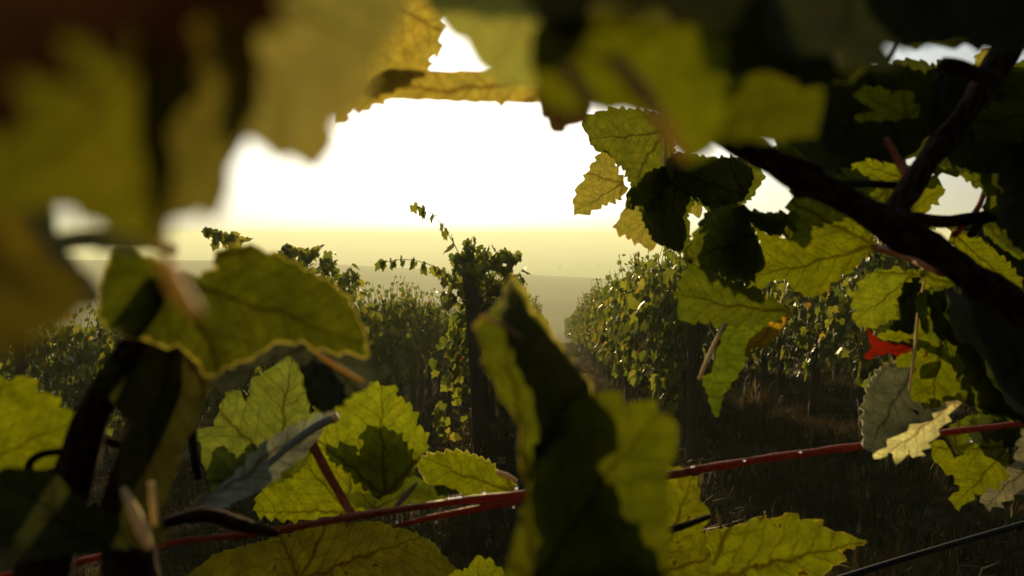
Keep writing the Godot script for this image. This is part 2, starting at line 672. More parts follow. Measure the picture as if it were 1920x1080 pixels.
# a free shoot drawn against the haze: leaves hang alternately from a thin stem
func free_shoot(vine: Node3D, joints: Array, depth: float, leaves: int, size: float, sd: int, from_t := 0.1) -> void:
	rng.seed = sd
	var inv := vine.transform.affine_inverse()
	var p := PackedVector3Array()
	var r := []
	for j in joints.size():
		p.append(inv * px(joints[j][0], joints[j][1], depth))
		r.append(lerpf(0.005, 0.002, float(j) / joints.size()))
	var stem := put(tube(p, r, 6, 0.0), M.bark, "free_shoot", vine)
	for k in leaves:
		var t := from_t + (1.0 - from_t) * k / maxf(leaves - 1, 1)
		var f := t * (p.size() - 1)
		var i: int = mini(int(f), p.size() - 2)
		var q := p[i].lerp(p[i + 1], f - i)
		var out := (vine.transform.basis.inverse() * (right_v * (1.0 if k % 2 else -1.0) + up_v * rf(-0.5, 0.4) + fwd_v * rf(-0.5, 0.5))).normalized()
		var l := put(leaf_meshes[rng.randi() % leaf_meshes.size()], M.tints[rng.randi() % 7], "leaf", stem)
		l.transform = Transform3D(leaf_basis(out, size * rf(0.75, 1.15)), q + out * 0.02)

# a tangle of leaves at the end or on the crest of a near vine
func clump(vine: Node3D, x: float, y: float, depth: float, rx: float, ry: float, count: int, size: float, sd: int) -> void:
	rng.seed = sd
	var inv := vine.transform.affine_inverse()
	for k in count:
		var a := rng.randf() * TAU
		var r := sqrt(rng.randf())
		var q := inv * px(x + cos(a) * r * rx, y + sin(a) * r * ry, depth + rf(-0.2, 0.2))
		var out := Vector3(rf(-1, 1), rf(-0.3, 0.5), rf(-1, 1)).normalized()
		var l := put(leaf_meshes[rng.randi() % leaf_meshes.size()], M.tints[rng.randi() % 8], "leaf", vine)
		l.transform = Transform3D(leaf_basis(out, size * rf(0.7, 1.2)), q)

func build_rows() -> void:
	for k in 6:
		leaf_meshes.append(leaf_mesh(40 + k))
	tinted_leaf_materials()
	M.near_vines = []
	M.far_vines = []
	for k in 4:
		M.near_vines.append(make_vine(100 + k, 110, 340))
	for k in 5:
		M.far_vines.append(make_vine(200 + k, 0, 420))
	var centre := vine_row(-0.75, 7.9, 20, 3, "row behind the tall wooden post", "grapevines of the row behind the tall post")
	var right := vine_row(1.05, 6.2, 20, 6, "row right of the grass alley", "grapevines of the row right of the alley")
	vine_row(2.6, 6.3, 10, 4, "second row right of the alley", "grapevines of the second row right of the alley")
	vine_row(4.2, 6.6, 6, 2, "far right row behind the thick cane", "grapevines of the far right row")
	var left := vine_row(-2.35, 7.0, 20, 3, "first row left of the tall post", "grapevines of the first row left of the post")
	vine_row(-3.95, 7.2, 16, 3, "second row left of the tall post", "grapevines of the second row left of the post")
	vine_row(-5.55, 7.6, 14, 3, "third row left of the tall post", "grapevines of the third row left of the post")
	vine_row(-7.15, 8.5, 12, 1, "fourth row left of the tall post", "grapevines of the fourth row left of the post")
	for v in M.near_vines + M.far_vines:
		v.free()
	# free shoots against the haze
	free_shoot(centre[0], [[870, 500], [850, 455], [815, 405], [778, 385]], 7.6, 9, 0.12, 5, 0.3)
	free_shoot(centre[0], [[850, 530], [825, 505], [770, 487], [712, 492]], 7.5, 16, 0.12, 6, 0.15)
	free_shoot(centre[0], [[880, 520], [925, 490], [950, 475], [970, 478]], 7.9, 16, 0.11, 7, 0.1)
	free_shoot(centre[0], [[860, 520], [880, 475], [885, 445]], 7.8, 10, 0.12, 8, 0.0)
	free_shoot(centre[0], [[900, 560], [905, 500], [915, 465]], 8.0, 14, 0.12, 9, 0.0)
	free_shoot(right[1], [[1225, 570], [1212, 535], [1200, 500], [1196, 475]], 8.2, 8, 0.085, 10, 0.2)
	free_shoot(right[0], [[1260, 560], [1255, 520], [1262, 495]], 7.4, 12, 0.1, 11, 0.0)
	free_shoot(left[0], [[560, 540], [545, 490], [530, 462]], 7.6, 12, 0.1, 12, 0.1)
	free_shoot(left[0], [[610, 540], [605, 500], [590, 465]], 7.9, 14, 0.1, 13, 0.1)
	free_shoot(left[0], [[650, 570], [645, 530], [660, 500]], 8.4, 14, 0.1, 14, 0.1)
	free_shoot(left[0], [[470, 560], [450, 480], [420, 440], [388, 428]], 7.2, 16, 0.1, 15, 0.3)
	clump(centre[0], 908, 510, 7.75, 74, 50, 100, 0.12, 61)
	clump(centre[0], 935, 580, 7.8, 66, 60, 70, 0.12, 62)
	clump(centre[0], 852, 545, 7.2, 22, 46, 22, 0.11, 60)
	clump(centre[0], 884, 505, 7.15, 16, 22, 7, 0.10, 59)
	clump(centre[0], 880, 470, 7.7, 28, 22, 14, 0.10, 63)
	clump(centre[0], 838, 660, 7.4, 24, 70, 26, 0.11, 64)
	clump(centre[0], 845, 770, 7.4, 30, 60, 26, 0.10, 65)
	clump(left[0], 600, 495, 7.9, 42, 32, 44, 0.11, 66)
	clump(left[0], 545, 475, 7.6, 28, 18, 24, 0.10, 67)
	clump(left[0], 645, 550, 8.2, 36, 50, 44, 0.10, 68)
	clump(left[0], 430, 450, 7.2, 30, 16, 16, 0.10, 69)
	clump(right[0], 1285, 515, 7.2, 40, 32, 44, 0.10, 70)
	clump(right[0], 1235, 560, 7.4, 40, 30, 44, 0.10, 71)
	clump(right[1], 1190, 535, 8.6, 30, 20, 26, 0.10, 72)
	clump(right[0], 1250, 700, 6.6, 50, 60, 40, 0.11, 73)
	var tall := post(-0.72, 7.25, 1.86, 0.068, Vector3(-0.13, 0, 0), "tall dark wooden post at the near end of the centre row")
	post(1.1, 5.85, 1.45, 0.05, Vector3(0.0, 0, 0), "wooden post at the near end of the row right of the alley")
	post(1.05, 9.6, 1.9, 0.045, Vector3(0.02, 0, 0), "post rising through the foliage of the row right of the alley")
	post(2.6, 6.0, 1.8, 0.035, Vector3(0.25, 0, 0.1), "leaning post at the near end of the second row right of the alley")
	post(2.62, 9.3, 1.95, 0.045, Vector3(0, 0, 0), "post standing inside the second row right of the alley")
	post(-2.35, 12.0, 1.75, 0.045, Vector3(0.02, 0, 0), "post hidden in the first row left of the tall post")
	post(-3.95, 6.9, 1.7, 0.045, Vector3(-0.05, 0, 0), "post at the near end of the second row left of the tall post")
	post(-5.55, 7.3, 1.7, 0.045, Vector3(0, 0, 0), "post at the near end of the third row left of the tall post")
	wires(-0.74, 7.3, 30.0, [0.75, 1.15, 1.5], "trellis wires of the row behind the tall post")
	wires(1.06, 6.0, 30.0, [0.75, 1.15, 1.5], "trellis wires of the row right of the alley")
	wires(-2.35, 6.8, 30.0, [0.75, 1.15, 1.5], "trellis wires of the first row left of the tall post")
	wires(-3.95, 6.9, 24.0, [0.75, 1.1, 1.25, 1.5], "trellis wires of the second row left of the tall post")
	# the rows further down the slope read as one mass
	rng.seed = 77
	var where := []
	var colors := []
	for i in 9:
		var x: float = [-8.75, -7.15, -5.55, -3.95, -2.35, -0.75, 1.05, 2.6, 4.2][i]
		for k in 900:
			var d := rf(24.0, 62.0)
			if (x == -0.75 or absf(x - 1.05) < 0.01 or absf(x + 2.35) < 0.01) and d < 29.5:
				continue
			var q := row_point(x + rf(-0.26, 0.26), d, rf(0.4, 1.6) + (rf(0.0, 0.3) if k % 6 == 0 else 0.0))
			where.append(Transform3D(leaf_basis(row_side * (1.0 if rng.randf() < 0.5 else -1.0), rf(0.14, 0.24)), q))
			colors.append(leaf_tint())
	var far := multi(self, "distant_vine_rows", leaf_meshes[0], M.row_leaf, where, colors)
	tag(far, "vine rows running on down the slope in the haze", "vine rows", "", "stuff")

# ------------------------------------------------------------------ grass
func tuft(sd: int) -> ArrayMesh:
	var r := RandomNumberGenerator.new()
	r.seed = sd
	var st := SurfaceTool.new()
	st.begin(Mesh.PRIMITIVE_TRIANGLES)
	for k in 11:
		var a := r.randf() * TAU
		var at := Vector3(r.randf_range(-0.5, 0.5), 0, r.randf_range(-0.5, 0.5))
		var dir := Vector3(cos(a), 0, sin(a))
		var side := Vector3(-sin(a), 0, cos(a)) * r.randf_range(0.03, 0.065)
		var h := r.randf_range(0.5, 1.3)
		var bend := r.randf_range(0.1, 0.9)
		var q := [at, at + dir * bend * 0.3 * h + Vector3(0, h * 0.6, 0), at + dir * bend * h + Vector3(0, h * (1.0 - 0.3 * bend), 0)]
		st.set_color(Color(1, 1, 1) * r.randf_range(0.6, 1.3))
		for t in [[q[0] - side, q[0] + side, q[1] + side * 0.7], [q[0] - side, q[1] + side * 0.7, q[1] - side * 0.7], [q[1] - side * 0.7, q[1] + side * 0.7, q[2]]]:
			for v in t:
				st.add_vertex(v)
	st.generate_normals()
	return st.commit()

func build_grass() -> void:
	rng.seed = 5
	for part in 3:
		var where := []
		var colors := []
		for k in 20000:
			var d := 2.2 + 12.0 * pow(rng.randf(), 1.2)
			var x := rf(-0.75, 0.75) * d + rf(-0.5, 0.5)
			if part == 2:
				d = rf(12.0, 45.0)
				x = rf(-5.0, 3.5)
			var clump := noise.get_noise_2d(x * 40.0 + 300.0, d * 40.0)
			var s := (0.05 + 0.13 * maxf(clump, -0.25) + rf(0.0, 0.045)) * (2.0 if rng.randf() < 0.03 else 1.0)
			# taller, drier growth along the rows where nothing mows it
			var across := fposmod(x + 0.75 + 0.8, 1.6) - 0.8
			var under := d > 5.8 and absf(across) < 0.3
			if under:
				s *= 1.15
			var q := row_point(x, d, -0.01)
			where.append(Transform3D(Basis(Vector3.UP, rng.randf() * TAU).scaled(Vector3(s, s * rf(0.7, 1.25), s)), q))
			var dry := clampf(0.28 + 0.9 * noise.get_noise_2d(x * 25.0, d * 25.0 + 80.0) + rf(-0.25, 0.25) + (0.25 if under else 0.0), 0.0, 1.0)
			var blade := Color(0.018, 0.026, 0.005).lerp(Color(0.15, 0.095, 0.032), dry)
			colors.append(Color(0.34, 0.26, 0.11) if rng.randf() < 0.05 else blade * rf(0.6, 1.3))
		var o := multi(self, "grass", tuft(30 + part), M.grass, where, colors)
		tag(o, ["dry and green grass covering the headland before the vine rows", "short mixed grass blades scattered over the near ground", "grass growing in the alleys between the vine rows"][part], "grass", "", "stuff")
	var where := []
	var colors := []
	for k in 1500:
		var x := -0.75 + 1.6 * rng.randi_range(-3, 3) + rf(-0.5, 0.5)
		where.append(Transform3D(Basis.from_euler(Vector3(-PI / 2 + rf(-0.5, 0.5), rng.randf() * TAU, 0)) * Basis.from_scale(Vector3.ONE * rf(0.05, 0.1)), row_point(x, rf(5.0, 16.0), rf(0.02, 0.05))))
		colors.append(Color(0.16, 0.06, 0.025).lerp(Color(0.28, 0.2, 0.08), rng.randf()))
	var o := multi(self, "fallen_leaves", leaf_meshes[1], M.row_leaf, where, colors)
	tag(o, "fallen brown vine leaves lying under the rows", "leaves", "", "stuff")

# ------------------------------------------------------------------ far plain
func far_px(x: float, y: float, d: float) -> Vector3:
	return px(x, y, d)

func on_land(xpix: float, d: float) -> Vector3:
	var p := px(xpix, 540, d)
	var x := p.dot(row_side)
	var dd := p.dot(row_dir)
	return row_point(x, dd)

func crown_mesh(sd: int, cone: float) -> ArrayMesh:
	var s := SphereMesh.new()
	s.radius = 0.5
	s.height = 1.0
	s.radial_segments = 14
	s.rings = 9
	var a := s.get_mesh_arrays()
	var v: PackedVector3Array = a[Mesh.ARRAY_VERTEX]
	for i in v.size():
		var p := v[i]
		var k := 1.0 + 0.55 * noise.get_noise_3d(p.x * 260.0 + sd * 37.0, p.y * 260.0, p.z * 260.0)
		p *= k
		if cone > 0.0:
			var w := 1.0 - cone * clampf(p.y + 0.5, 0.0, 1.0)
			p.x *= w
			p.z *= w
		v[i] = p
	var m := ArrayMesh.new()
	var b := []
	b.resize(Mesh.ARRAY_MAX)
	b[Mesh.ARRAY_VERTEX] = v
	b[Mesh.ARRAY_INDEX] = a[Mesh.ARRAY_INDEX]
	m.add_surface_from_arrays(Mesh.PRIMITIVE_TRIANGLES, b)
	var st := SurfaceTool.new()
	st.create_from(m, 0)
	st.generate_normals()
	return st.commit()

func far_tree(xpix: float, d: float, w: float, h: float, cone: float, label: String, sd: int) -> void:
	var o := thing("conifer_tree" if cone > 0.5 else "broadleaf_tree", label, "tree", on_land(xpix, d), "trees on the misty plain")
	put(tube(PackedVector3Array([Vector3(0, -1, 0), Vector3(0.1, h * 0.3, 0), Vector3(0, h * 0.6, 0)]), [w * 0.06, w * 0.05, w * 0.03], 6, 0.0), M.trunk, "trunk", o)
	var c := put(crown_mesh(sd, cone), M.crown, "crown", o)
	c.scale = Vector3(w, h * 0.92, w)
	c.position = Vector3(0, h * 0.54, 0)

func house(xpix: float, d: float, w: float, deep: float, h: float, turn: float, label: String, sheet := false) -> void:
	var o := thing("shed" if sheet else "house", label, "building", on_land(xpix, d) - Vector3(0, 0.4, 0), "buildings on the misty plain")
	var box := BoxMesh.new()
	box.size = Vector3(w, h, deep)
	var b := put(box, M.house, "wall", o)
	b.position.y = h / 2
	if sheet:
		# a low sheet roof, tilted so that the low sun glances off it
		var r := BoxMesh.new()
		r.size = Vector3(w + 0.3, 0.08, deep + 0.3)
		var rm := put(r, M.sheet, "roof", o)
		var to_cam := (cam_pos - (o.position + Vector3(0, h, 0))).normalized()
		var n := (to_cam + sun_v).normalized()
		var xx := Vector3(1, 0, 0.5)
		xx = (xx - n * xx.dot(n)).normalized()
		rm.transform = Transform3D(Basis(xx, n, xx.cross(n)), Vector3(0, h + 0.35, 0))
	else:
		var r := PrismMesh.new()
		r.size = Vector3(deep + 0.8, h * 0.6, w + 0.8)
		var rm := put(r, M.roof, "roof", o)
		rm.rotation.y = PI / 2
		rm.position.y = h * 1.3 + 0.003
		for k in 3:
			var win := BoxMesh.new()
			win.size = Vector3(1.1, 1.3, 0.1)
			var wm := put(win, M.steel, "window", o)
			wm.position = Vector3((k - 1) * w * 0.3, h * 0.55, deep / 2 + 0.02)
		o.rotation.y = turn

func pylon(xpix: float, d: float, h: float, label: String) -> void:
	var o := thing("power_pylon", label, "pylon", on_land(xpix, d), "lattice pylons on the plain")
	var w := h * 0.11
	var r := 0.32
	for s in [-1, 1]:
		for t in [-1, 1]:
			put(tube(PackedVector3Array([Vector3(s * w, -1, t * w), Vector3(s * w * 0.35, h * 0.62, t * w * 0.35), Vector3(s * w * 1.0, h * 0.86, t * w * 0.3)]), [r, r, r], 4, 0.0), M.steel, "leg", o)
		put(tube(PackedVector3Array([Vector3(s * w, h * 0.86, 0), Vector3(s * w * 0.8, h, 0)]), [r, r * 0.8], 4, 0.0), M.steel, "horn", o)
	put(tube(PackedVector3Array([Vector3(-w * 1.6, h * 0.86, 0), Vector3(0, h * 0.88, 0), Vector3(w * 1.6, h * 0.86, 0)]), [r, r, r], 4, 0.0), M.steel, "crossarm", o)
	for k in 6:
		var y0 := h * 0.1 * k
		var k0 := 1.0 - 0.65 * y0 / (h * 0.62)
		var k1 := 1.0 - 0.65 * (y0 + h * 0.1) / (h * 0.62)
		put(tube(PackedVector3Array([Vector3(-w * k0, y0, w * k0), Vector3(w * k1, y0 + h * 0.1, w * k1)]), [r * 0.6, r * 0.6], 4, 0.0), M.steel, "brace", o)

func build_plain() -> void:
	far_tree(1050, 1250, 13, 17, 0.8, "cone-shaped dark tree standing alone on the misty plain", 1)
	var spots := [[700, 1500], [735, 1650], [772, 1450], [1085, 1350], [1102, 1400], [1125, 1330], [1150, 1380], [1165, 1500], [1022, 1600], [1180, 1650], [480, 1500], [500, 1420], [360, 1300], [345, 1500], [385, 1400]]
	for k in spots.size():
		rng.seed = 900 + k
		var zone := func(x: float) -> int: return 0 if x < 860 else 2 if x > 1060 else 1
		var rank := 0
		for q in spots:
			if zone.call(q[0]) == zone.call(spots[k][0]) and q[0] < spots[k][0]:
				rank += 1
		var side: String = ["left of the tall post", "just left of the cone-shaped tree", "right of the cone-shaped tree"][zone.call(spots[k][0])]
		far_tree(spots[k][0], spots[k][1], rf(9, 22), rf(8, 13), 0.1, "%s hazy round tree from the left on the plain %s" % [ORD[rank], side], 10 + k)
	house(985, 1320, 4, 2.6, 3, 0.2, "pale shed whose sheet roof glints in the sun, the left one", true)
	house(1012, 1340, 4, 2.6, 3, 0.2, "pale shed whose sheet roof glints in the sun, the right one", true)
	var hs := [[940, 1500], [1000, 1420], [1035, 1480], [1135, 1450], [1175, 1420], [350, 1250], [375, 1350], [720, 1550]]
	for k in hs.size():
		rng.seed = 300 + k
		var rank := 0
		for q in hs:
			if q[0] < hs[k][0]:
				rank += 1
		house(hs[k][0], hs[k][1], rf(10, 16), rf(8, 10), rf(5, 7), rf(-0.6, 0.6), "%s small gabled house from the left on the misty plain" % ORD[rank])
	pylon(990, 1900, 62, "lattice power pylon with two horns right of the tall post")
	pylon(548, 2100, 62, "lattice power pylon left of the arching vine shoot")
	pylon(652, 2500, 50, "small faint lattice power pylon between the other two")

# ------------------------------------------------------------------ the near vines
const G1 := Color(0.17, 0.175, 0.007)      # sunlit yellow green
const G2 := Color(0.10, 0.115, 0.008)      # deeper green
const G3 := Color(0.05, 0.058, 0.010)     # leaf in shade, the darkness put into the tint
const BR := Color(0.22, 0.14, 0.03)       # browning
const TAN := Color(0.30, 0.25, 0.05)

func near_vine(label: String, at: Vector3) -> Node3D:
	return thing("grapevine_branch", label, "vine branch", at, "leafy vine branches in the foreground")

func build_near() -> void:
	# --- overhead on the left, a few centimetres from the lens
	var a := near_vine("blurred vine branch hanging close overhead on the left, broad olive and rust leaves", px(200, 100, 0.1))
	leaf(a, [-90, -90, 560, -90, 520, 10, 400, 55, 250, 70, 120, 105, 40, 175, -90, 250], 0.042, Vector2(0.5, 0.3), Vector2(560, -60), Vector2(-40, 150), {tint = Color(0.26, 0.085, 0.03), label = "rust-brown blurred leaf in the corner"})
	leaf(a, [-90, 40, 60, 60, 200, 20, 330, 50, 372, 140, 318, 250, 296, 455, 240, 440, 172, 424, 122, 382, 104, 398, 60, 392, -90, 350], 0.052, Vector2(0.1, 0.0), Vector2(330, 60), Vector2(0, 380), {tint = Color(0.116, 0.105, 0.008), teeth = 0.0006})
	leaf(a, [270, -100, 480, -100, 480, 90, 486, 180, 452, 262, 432, 320, 410, 408, 368, 402, 320, 416, 296, 462, 270, 300], 0.056, Vector2(0.15, 0.0), Vector2(400, 60), Vector2(340, 410), {tint = Color(0.15, 0.12, 0.025), teeth = 0.0004})
	leaf(a, [340, -90, 560, -90, 790, -90, 700, 120, 690, 180, 655, 215, 625, 235, 602, 310, 540, 300, 462, 266, 430, 262, 430, 150, 400, 60], 0.06, Vector2(0.3, 0.0), Vector2(420, -60), Vector2(560, 300), {tint = Color(0.255, 0.204, 0.064), teeth = 0.0005})
	leaf(a, [-90, 370, 20, 390, 60, 440, 110, 490, 165, 550, 140, 595, 60, 640, -90, 680], 0.058, Vector2(1.0, 0.5), Vector2(-80, 380), Vector2(120, 620), {tint = Color(0.135, 0.098, 0.014), teeth = 0.0004, label = "dark brown-green leaf at the edge"})
	leaf(a, [20, 320, 80, 372, 104, 400, 108, 436, 180, 432, 250, 436, 262, 470, 196, 474, 160, 460, 128, 470, 150, 505, 186, 545, 160, 580, 90, 510, 40, 430], 0.085, Vector2(1.3, 0.2), Vector2(40, 360), Vector2(170, 560), {tint = Color(0.04, 0.042, 0.04), teeth = 0.0003})
	px_tube([[300, 430, 0.075, 10], [305, 475, 0.075, 14], [335, 545, 0.075, 18], [372, 590, 0.075, 10]], "petiole", M.tan, a)  # stands for the bright curled margin of a leaf, drawn as a tube
	px_tube([[60, 470, 0.14, 12], [150, 450, 0.14, 14], [270, 455, 0.14, 10], [330, 470, 0.14, 8]], "petiole", M.cane, a)
	# --- overhead in the middle, before the sun; sun glow is put into the bright tints
	var b := near_vine("vine branch overhead before the sun, glowing leaves with a triangular gap", px(900, 80, 0.25))
	leaf(b, [600, -90, 835, -90, 823, 45, 822, 108, 805, 105, 797, 150, 700, 200, 678, 212, 660, 208, 655, 219, 636, 236, 620, 190, 600, 60], 0.3, Vector2(0.1, 0.2), Vector2(650, -60), Vector2(700, 200), {tint = Color(0.42, 0.31, 0.06), teeth = 0.002, pitch = 0.004})
	leaf(b, [690, 187, 800, 189, 928, 194, 938, 206, 948, 196, 1012, 198, 1030, 170, 1010, 140, 905, 133, 797, 133, 720, 138], 0.28, Vector2(0.0, 0.3), Vector2(1020, 160), Vector2(690, 170), {tint = Color(0.46, 0.34, 0.07), teeth = 0.0005})
	leaf(b, [790, -90, 823, 45, 868, 78, 908, 136, 960, 165, 1020, 150, 1060, 60, 1130, -90], 0.095, Vector2(0.1, 0.1), Vector2(1000, -60), Vector2(930, 150), {tint = Color(0.33, 0.31, 0.09), teeth = 0.0005})
	leaf(b, [960, -90, 1380, -90, 1350, 60, 1250, 62, 1100, 48, 1010, 90], 0.085, Vector2(0.9, 0.5), Vector2(1150, -80), Vector2(1050, 70), {tint = Color(0.11, 0.1, 0.035), teeth = 0.0005})
	leaf(b, [990, 60, 1100, 35, 1250, 45, 1335, 62, 1348, 150, 1342, 255, 1292, 306, 1252, 285, 1232, 224, 1160, 212, 1085, 205, 1010, 190], 0.08, Vector2(0.5, 0.1), Vector2(1080, 60), Vector2(1300, 300), {tint = Color(0.12, 0.122, 0.005), teeth = 0.0005})
	leaf(b, [998, 186, 1020, 140, 1085, 150, 1100, 215, 1062, 240, 1036, 250, 1022, 225], 0.22, Vector2(1.1, 0.2), Vector2(1080, 150), Vector2(1036, 250), {tint = Color(0.058, 0.036, 0.012), teeth = 0.001})
	px_tube([[1040, 105, 0.076, 10], [1075, 150, 0.076, 14], [1115, 198, 0.076, 12]], "petiole", M.tan, b)
	px_tube([[1145, 105, 0.076, 10], [1200, 165, 0.076, 15], [1245, 235, 0.076, 14], [1285, 300, 0.076, 8]], "petiole", M.tan, b)
	# --- top right corner, deep in shade
	var c := near_vine("shaded dark vine branch across the top right corner, one blurred yellow leaf", px(1600, 60, 0.2))
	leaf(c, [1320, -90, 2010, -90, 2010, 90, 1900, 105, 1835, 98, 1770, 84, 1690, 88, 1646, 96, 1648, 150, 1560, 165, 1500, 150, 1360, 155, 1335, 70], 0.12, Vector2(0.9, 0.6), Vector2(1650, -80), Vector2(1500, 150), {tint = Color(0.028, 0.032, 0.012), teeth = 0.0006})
	backed_leaf(c, [1300, -90, 1700, -90, 1660, 60, 1600, 150, 1480, 165, 1330, 140], 0.2, Vector2(0.4, 0.3), Vector2(1500, -80), Vector2(1480, 160), {dark = 1, tint = G3, teeth = 0.001})
	backed_leaf(c, [1600, -90, 2010, -90, 2010, 80, 1850, 80, 1700, 70], 0.22, Vector2(0.4, 0.3), Vector2(1900, -80), Vector2(1700, 60), {dark = 1, tint = G3, teeth = 0.001})
	leaf(c, [1338, 170, 1400, 140, 1480, 148, 1500, 178, 1532, 165, 1530, 240, 1482, 262, 1400, 268, 1338, 244], 0.115, Vector2(0.5, 0.1), Vector2(1345, 230), Vector2(1530, 190), {tint = Color(0.085, 0.085, 0.005), teeth = 0.0008})
	# --- the thick dark cane on the right with its leaves
	var k := near_vine("thick dark cane slanting down the right side with many toothed leaves", px(1680, 430, 0.36))
	px_tube([[1318, 225, 0.27, 18], [1392, 272, 0.28, 25], [1450, 304, 0.29, 24], [1500, 328, 0.3, 28], [1515, 337, 0.302, 33], [1535, 348, 0.305, 27], [1610, 390, 0.315, 27], [1672, 424, 0.33, 36], [1700, 440, 0.33, 38], [1735, 462, 0.335, 30], [1810, 512, 0.34, 30], [1830, 526, 0.345, 35], [1850, 538, 0.347, 31], [1990, 630, 0.36, 36]], "cane", M.cane, k, 18, 0.5)
	px_tube([[1672, 410, 0.335, 24], [1740, 300, 0.35, 20], [1760, 272, 0.355, 25], [1775, 253, 0.355, 20], [1815, 205, 0.36, 20], [1885, 95, 0.37, 24]], "cane", M.cane, k, 16, 0.5)
	px_tube([[1712, 345, 0.36, 9], [1688, 305, 0.37, 8], [1662, 262, 0.38, 6]], "petiole", M.red, k)
	px_tube([[1770, 508, 0.35, 12], [1700, 480, 0.40, 9], [1640, 464, 0.45, 7]], "petiole", M.red, k)
	px_tube([[1765, 122, 0.3, 14], [1800, 128, 0.3, 16], [1870, 150, 0.32, 12]], "dry_curled_leaf", M.cane, k)
	px_tube([[1688, 70, 0.3, 4], [1670, 105, 0.3, 4.5], [1655, 125, 0.3, 4]], "tendril", M.cane, k)
	px_tube([[1790, 440, 0.4, 6], [1830, 395, 0.42, 5], [1850, 350, 0.43, 4]], "tendril", M.red, k)
	px_tube([[1820, 440, 0.4, 7], [1848, 400, 0.42, 6], [1865, 330, 0.43, 5]], "tendril", M.cane, k)
	px_tube([[1700, 410, 0.36, 14], [1780, 415, 0.4, 12], [1870, 400, 0.42, 10]], "shoot", M.cane, k)
	px_tube([[1580, 345, 0.32, 8], [1640, 345, 0.36, 7], [1700, 350, 0.36, 8]], "shoot", M.cane, k)
	leaf(k, [1640, 465, 1600, 502, 1560, 532, 1530, 557, 1500, 550, 1470, 522, 1440, 532, 1408, 548, 1415, 512, 1435, 495, 1425, 455, 1408, 412, 1440, 440, 1476, 450, 1480, 400, 1500, 350, 1540, 362, 1590, 388, 1625, 430], 0.47, Vector2(-0.1, 0.2), Vector2(1640, 464), Vector2(1410, 520), {tint = G1, teeth = 0.00297, cup = 0.35})
	backed_leaf(k, [1280, 487, 1300, 450, 1322, 410, 1345, 393, 1390, 386, 1430, 403, 1480, 405, 1474, 445, 1440, 438, 1410, 414, 1424, 455, 1434, 494, 1412, 516, 1400, 530, 1340, 512, 1300, 502], 0.44, Vector2(0.9, 0.3), Vector2(1470, 420), Vector2(1285, 490), {dark = 1, tint = G2, teeth = 0.003})
	leaf(k, [1265, 562, 1285, 508, 1302, 498, 1340, 520, 1375, 528, 1402, 540, 1440, 558, 1482, 590, 1440, 606, 1390, 612, 1330, 604, 1288, 606], 0.42, Vector2(0.2, 0.3), Vector2(1480, 590), Vector2(1268, 555), {tint = G2, teeth = 0.003375})
	leaf(k, [1330, 700, 1360, 618, 1400, 600, 1440, 600, 1476, 578, 1470, 602, 1440, 642, 1410, 652, 1385, 700, 1355, 742, 1335, 787, 1325, 760, 1312, 715], 0.45, Vector2(0.5, 0.3), Vector2(1470, 585), Vector2(1330, 785), {tint = Color(0.099, 0.132, 0.008), teeth = 0.00162, label = "hanging leaf with a yellow margin", mat = M.leaf})
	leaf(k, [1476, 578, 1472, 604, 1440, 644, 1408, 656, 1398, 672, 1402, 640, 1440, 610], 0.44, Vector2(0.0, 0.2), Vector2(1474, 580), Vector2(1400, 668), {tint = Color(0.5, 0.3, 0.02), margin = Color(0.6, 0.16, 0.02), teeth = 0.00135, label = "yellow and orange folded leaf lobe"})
	px_tube([[1358, 607, 0.40, 3], [1335, 655, 0.40, 4], [1310, 712, 0.40, 3]], "bright_edge_line", M.straw, k)  # bright leaf edge painted as a pale tube
	# leaves against the bright sky
	leaf(k, [1075, 386, 1078, 365, 1095, 335, 1125, 287, 1146, 295, 1160, 328, 1172, 346, 1166, 370, 1130, 386, 1110, 396, 1084, 404], 0.55, Vector2(0.1, 0.1), Vector2(1168, 345), Vector2(1080, 395), {tint = TAN, teeth = 0.0027})
	leaf(k, [1088, 222, 1160, 205, 1230, 215, 1257, 270, 1252, 310, 1218, 345, 1180, 352, 1160, 312, 1125, 287, 1108, 276, 1098, 255], 0.57, Vector2(0.6, 0.2), Vector2(1240, 250), Vector2(1110, 260), {tint = Color(0.128, 0.132, 0.012), teeth = 0.00297})
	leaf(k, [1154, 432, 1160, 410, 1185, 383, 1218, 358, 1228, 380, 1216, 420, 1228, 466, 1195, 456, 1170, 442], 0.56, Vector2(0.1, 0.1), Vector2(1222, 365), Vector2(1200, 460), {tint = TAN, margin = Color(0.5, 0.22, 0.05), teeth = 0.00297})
	backed_leaf(k, [1168, 398, 1180, 350, 1230, 318, 1290, 326, 1302, 370, 1287, 410, 1291, 440, 1275, 476, 1250, 466, 1225, 457, 1211, 420, 1195, 385], 0.54, Vector2(0.9, 0.3), Vector2(1260, 330), Vector2(1275, 475), {dark = 1, tint = G2, teeth = 0.0027})
	backed_leaf(k, [1240, 330, 1260, 290, 1330, 296, 1392, 298, 1416, 330, 1402, 372, 1370, 392, 1338, 400, 1300, 372], 0.55, Vector2(0.9, 0.2), Vector2(1260, 320), Vector2(1400, 370), {dark = 1, tint = G2, teeth = 0.0027})
	leaf(k, [1281, 382, 1298, 360, 1319, 368, 1313, 408, 1299, 402], 0.6, Vector2(0.1, 0.1), Vector2(1305, 362), Vector2(1310, 405), {tint = TAN, teeth = 0.00135})
	px_tube([[1246, 255, 0.53, 2], [1248, 285, 0.53, 3.5], [1246, 312, 0.53, 3]], "bright_edge_line", M.straw, k)  # pale tube drawn along the leaf edge as a bright line
